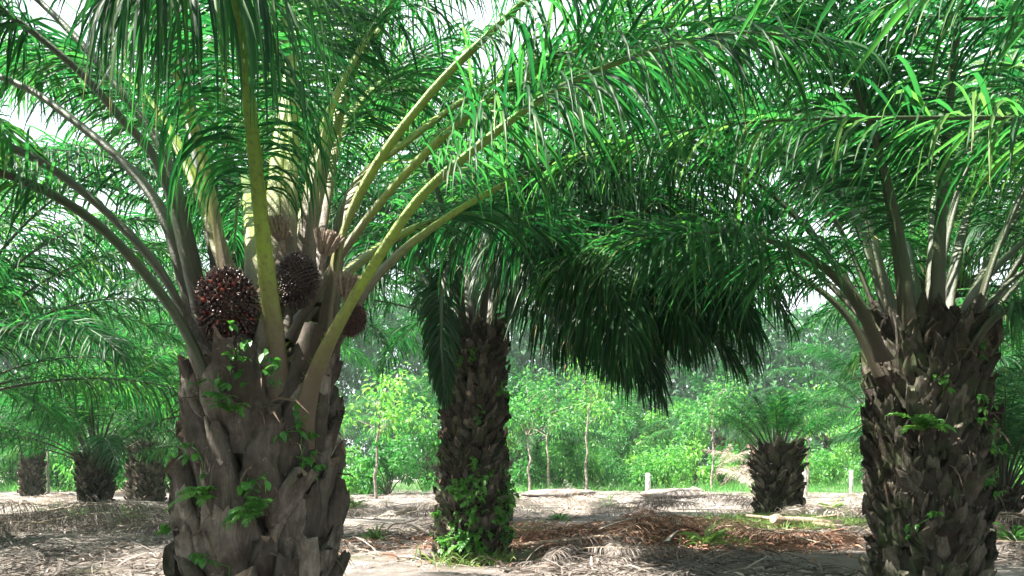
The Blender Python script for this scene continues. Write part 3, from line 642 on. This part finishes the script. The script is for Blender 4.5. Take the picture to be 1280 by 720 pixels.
_r = random.Random(12)
WEED = []
for v in range(3):
    q = np.random.default_rng(300+v); mb = MB(); k = 46; a = q.uniform(0, 6.28, k); e = q.uniform(.2, 1.3, k)
    d = np.stack([np.cos(a)*np.cos(e), np.sin(a)*np.cos(e), np.sin(e)], 1)
    leaf_strips(mb, d*.03, d, q.normal(0, 1, (k, 3)), q.uniform(.15, .5, k), q.uniform(.02, .07, k), .8, 4, q); WEED.append(mb.mesh('leaves', [M_grass if v else M_vine]))
for i, (x, d, lab) in enumerate(((660, 16, 'low weed tuft on open ground right of the middle palm'), (900, 15.5, 'low weed tuft at the right end of the brown heap'), (880, 12.3, 'low dark weed in front of the brown heap, right part'),
    (700, 19.5, 'small weed tuft behind the brown heap'), (470, 14, 'low weed between fruiting palm and middle palm'), (445, 24, 'small weed just right of the fruiting palm, further back'),
    (95, 20, 'weed tuft in front of the short palm at left'), (160, 19, 'weed tuft right of the short palm at left'), (1040, 22, 'weed tuft before the white post near the right palm'),
    (1265, 13, 'weed at the lower right edge'), (760, 27, 'small weed tuft in the bright middle of the clearing'), (640, 28, 'small weed tuft far back beside the middle palm'))):
    X = px(x, d); o = inst('weed', WEED[i % 3], None, (X, d, gz(X, d)), (0, 0, i), _r.uniform(.8, 1.5)); tag(o, lab, 'weed', 'weeds on the open ground')
# ---------------------------------------------------------------- shrubs, saplings and the far wood
def shrub_mesh(seed, rx, rz, k, ls, mat=M_bush):
    r_ = np.random.default_rng(seed); mb = MB(); nc = 16
    C_ = r_.normal(0, .42, (nc, 3))*[rx, rx, rz*.8]+[0, 0, rz*.9]; C_[:, 2] = np.clip(C_[:, 2], rz*.25, rz*1.8); cr = r_.uniform(.2, .42, nc)*rx
    j = r_.integers(0, nc, k); v = nrm(r_.normal(0, 1, (k, 3))); base = C_[j]+v*(cr[j]*r_.uniform(.3, 1.05, k)**.5)[:, None]
    base[:, 2] = np.maximum(base[:, 2], .05)
    d = v+r_.normal(0, .6, (k, 3)); leaf_strips(mb, base, d, r_.normal(0, 1, (k, 3)), ls*r_.uniform(.6, 1.5, k), ls*.42*r_.uniform(.7, 1.3, k), .6, 3, r_, var=np.clip((j/nc)*.5+r_.uniform(0, .5, k), 0, 1))
    tb_ = MB()
    for i in range(nc):
        e = C_[i]; tube(tb_, [[e[0]*.05, e[1]*.05, -.05], e*[.4, .4, .5], e*.95], [.035, .025, .012], 5, 0, up=np.array([.2, 1, 0]))
    return mb.mesh('foliage', [mat]), tb_.mesh('stem', [M_barkd])
SH = [shrub_mesh(200+i, rx, rz, 2600, .2) for i, (rx, rz) in enumerate(((1.5, 1.1), (1.2, 1.5), (2.0, 1.0), (1.6, 1.9)))]
SHR = [
 (668,45,0,1.0,'bright green bush just right of the slim middle palm'),
 (700,48,1,1.1,'tall narrow bush behind, second from the middle palm'),
 (740,46,2,.9,'low wide bush under the hanging dark frond tips'),
 (772,50,3,1.0,'tall rounded bush in the centre back of the clearing'),
 (800,46,0,.85,'small lit bush directly behind the short white post'),
 (835,45,2,1.0,'yellowish green bush right of the short white post'),
 (866,49,3,1.1,'large light green bush left of the bleached frond heap'),
 (900,47,1,.9,'upright bush behind the bleached frond heap'),
 (640,52,3,1.2,'big bush partly hidden by the slim middle palm trunk'),
 (720,56,3,1.4,'biggest rounded bush of the back row, left half'),
 (820,57,3,1.4,'biggest rounded bush of the back row, right half'),
 (935,55,3,1.2,'bush peeping between the short palm and the frond heap'),
 (1030,48,2,1.0,'green bush between the short palm and the thick right palm'),
 (1066,52,3,1.0,'tall bush touching the left side of the thick right palm'),
 (1000,44,0,.8,'small bush just right of the short palm trunk'),
 (450,40,0,1.0,'bush just right of the fruiting palm trunk'),
 (485,38,1,1.0,'leafy bush midway between fruiting palm and middle palm'),
 (530,42,3,.9,'bush just left of the slim middle palm trunk'),
 (15,46,3,1.2,'bush at the far left edge in the background'),
 (75,44,0,1.1,'bush behind the short palm on the left, its left side'),
 (160,42,2,1.0,'bush filling the gap between the two left palms'),
 (215,40,1,1.0,'bush touching the left side of the fruiting palm trunk'),
 (1240,42,3,1.2,'bush in the right background beyond the thick right palm'),
 (1275,38,2,1.1,'bush at the right edge in the background'),
]
for i, (x, d, v, s, lab) in enumerate(SHR):
    r_ = random.Random(i); X = px(x, d); root = empty('shrub', (X, d, gz(X, d)), r_.uniform(0, 6.28)); tag(root, lab, 'bush', 'bushes behind the clearing')
    f_, s_ = SH[v]; inst('foliage', f_, root, sc_=(s, s, s*r_.uniform(.9, 1.3))); inst('stem', s_, root, sc_=s)
def sapling(x, d, h, lab, seed):
    r_ = np.random.default_rng(seed); X = px(x, d); root = empty('slender_tree', (X, d, gz(X, d))); tag(root, lab, 'tree', 'thin pale stemmed trees at the back')
    mb = MB(); p = np.array([[r_.normal(0, .02)*q, r_.normal(0, .02)*q, h*q/8] for q in range(9)]); tube(mb, p, np.linspace(.07, .02, 9), 7, 0, .9, up=np.array([0, 1, 0]))
    lf = MB(); k = 900
    for q in range(9):
        b0 = p[5+q % 4]; e = b0+np.array([r_.normal(0, .8), r_.normal(0, .8), r_.uniform(.2, 1.2)]); tube(mb, [b0, (b0+e)/2+[0, 0, .1], e], [.02, .014, .006], 5, 0, .9, up=np.array([.2, 1, 0]))
        v = r_.normal(0, .35, (100, 3)); leaf_strips(lf, e+v, v+r_.normal(0, .3, v.shape), r_.normal(0, 1, v.shape), r_.uniform(.12, .28, 100), r_.uniform(.06, .12, 100), .6, 3, r_)
    inst('trunk', mb.mesh('trunk', [M_bark]), root); inst('crown', lf.mesh('crown', [M_bush]), root)
for i, (x, d, h, lab) in enumerate((
 (733, 40, 5.2, 'thin pale tree stem rising in the middle of the clearing below the dark fronds'),
 (662, 39, 4.2, 'slender pale tree close to the right of the slim middle palm'),
 (686, 43, 4.6, 'second slender tree right of the middle palm'),
 (890, 43, 4.8, 'slender tree left of the bleached frond heap'),
 (1010, 42, 4.0, 'slender tree right of the short fountain-like palm'),
 (60, 38, 4.5, 'slender tree in the left background'),
 (470, 33, 3.6, 'thin tree between the fruiting palm and the middle palm'))): sapling(x, d, h, lab, 60+i)
def wood():
    r_ = np.random.default_rng(77); mb = MB(); k = 150000
    x = r_.uniform(-85, 85, k); y = 88+r_.uniform(0, 9, k)+np.abs(x)*-.12
    top = np.array([19+7*mnoise.noise(Vector((a*.09, 0, 1)))+2*mnoise.noise(Vector((a*.4, b*.2, 1))) for a, b in zip(x, y)])
    z = top*r_.uniform(0, 1, k)**.8; keep = np.array([mnoise.noise(Vector((a*.35, b*.35, c*.35))) > -.3 for a, b, c in zip(x, y, z)])
    x, y, z = x[keep], y[keep], z[keep]; k = len(x); v = r_.normal(0, 1, (k, 3))
    leaf_strips(mb, np.stack([x, y, z], 1), v, r_.normal(0, 1, (k, 3)), r_.uniform(.5, 1.3, k), r_.uniform(.2, .5, k), .6, 2, r_)
    tag(inst('far_wood', mb.mesh('far_wood', [M_wood])), 'far-off green wood closing the view behind the plantation', 'wood', kind='stuff')
wood()

# ---------------------------------------------------------------- small things in the clearing
def post(x, d, h, r, lab, seed):
    r_ = np.random.default_rng(seed); X = px(x, d); mb = MB()
    zs = [-.1, 0, h*.5, h*.96, h]; tube(mb, [[0, 0, z] for z in zs], [r, r, r*.97, r*.95, r*.7], 12, 0, .5, up=np.array([0, 1, 0]), jit=.03, rng=r_)
    tag(inst('marker_post', mb.mesh('marker_post', [M_post]), None, (X, d, gz(X, d)), (r_.normal(0, .03), r_.normal(0, .03), 0)), lab, 'post', 'white posts in the clearing')
post(810, 38, 1.0, .12, 'short thick white post in the middle of the clearing', 1)
post(1064, 38, 1.05, .09, 'thin white post seen left of the thick right palm', 2)
post(1007, 34, 1.2, .1, 'white post just right of the short palm trunk', 3)
def log(x, d, L, r, ang, lab, seed):
    r_ = np.random.default_rng(seed); X = px(x, d); mb = MB(); p = np.stack([np.linspace(0, L, 9), .04*np.sin(np.linspace(0, 5, 9)), np.linspace(0, .02, 9)], 1)
    tube(mb, p, r*np.linspace(1, .8, 9), 12, 0, .6, flat=.75, cap=False, jit=.09, rng=r_)
    for e, s in ((p[0], 1), (p[-1], .8)): tube(mb, [e+[(-.004 if s == 1 else .004), 0, 0], e+[(-.014 if s == 1 else .014), 0, 0]], [r*s*.98, r*s*.9], 12, 1, .8, flat=.75)
    tag(inst('cut_stalk', mb.mesh('cut_stalk', [M_cut, M_cut]), None, (X, d, gz(X, d)+r*.7), (0, -.08, R(ang))), lab, 'cut stalk', 'cut frond stalks on the ground')
log(1050, 17.2, 1.6, .14, 200, 'thick pinkish cut stalk end lying before the shaded heap right of the short palm', 1)
log(1075, 16.4, 2.2, .06, 150, 'long thin pale stalk leaning across the heap by the thick right palm', 2)
log(960, 17.6, 1.7, .05, 20, 'thin pale cut stalk lying at the foot of the short palm', 3)
log(640, 12.2, 1.9, .05, 12, 'thin cut stalk lying just right of the foot of the middle palm', 4)
def clod(x, d, s, lab, seed, mat):
    r_ = np.random.default_rng(seed); X = px(x, d); mb = MB(); V = []; a, b = 9, 14
    for i in range(a):
        for j in range(b):
            p, q = math.pi*i/(a-1), 2*math.pi*j/b; v = Vector((math.sin(p)*math.cos(q), math.sin(p)*math.sin(q), math.cos(p)*.6)); n_ = 1+.35*mnoise.noise(v*1.6+Vector((seed, 0, 0)))+.12*mnoise.noise(v*5)
            V.append(np.array(v)*n_*s)
    mb.add(V, [[i*b+j, (i+1)*b+j, (i+1)*b+(j+1) % b, i*b+(j+1) % b] for i in range(a-1) for j in range(b)])
    tag(inst('soil_mound', mb.mesh('soil_mound', [mat]), None, (X, d, gz(X, d)+s*.1), (0, 0, seed), (1.8, 1, .35)), lab, 'mound', 'mounds of bare soil')
clod(845, 34, 1.1, 'bright sandy mound in the middle of the clearing right of the white post', 1, M_soil)
clod(172, 26, .7, 'pale mound between the two palms at far left', 2, M_soil)
clod(700, 33, .9, 'flat pale mound right of the slim middle palm', 3, M_soil)


# ---------------------------------------------------------------- air
def haze():
    me = bpy.data.meshes.new('haze'); x0, x1, y0, y1, z0, z1 = -640, 640, -100, 940, -2, 34
    v = [(x, y, z) for x in (x0, x1) for y in (y0, y1) for z in (z0, z1)]
    me.from_pydata(v, [], [(0, 1, 3, 2), (4, 6, 7, 5), (0, 4, 5, 1), (2, 3, 7, 6), (0, 2, 6, 4), (1, 5, 7, 3)]); me.update()
    m = bpy.data.materials.new('haze'); m.use_nodes = True; t = m.node_tree; t.nodes.remove(t.nodes['Principled BSDF'])
    pv = t.nodes.new('ShaderNodeVolumePrincipled'); pv.inputs['Color'].default_value = (.8, .97, .9, 1); pv.inputs['Density'].default_value = .0005; pv.inputs['Anisotropy'].default_value = .2
    t.links.new(pv.outputs[0], t.nodes['Material Output'].inputs['Volume']); me.materials.append(m)
    tag(inst('haze', me), 'thin bright air between the palms', 'haze', kind='stuff')
haze()
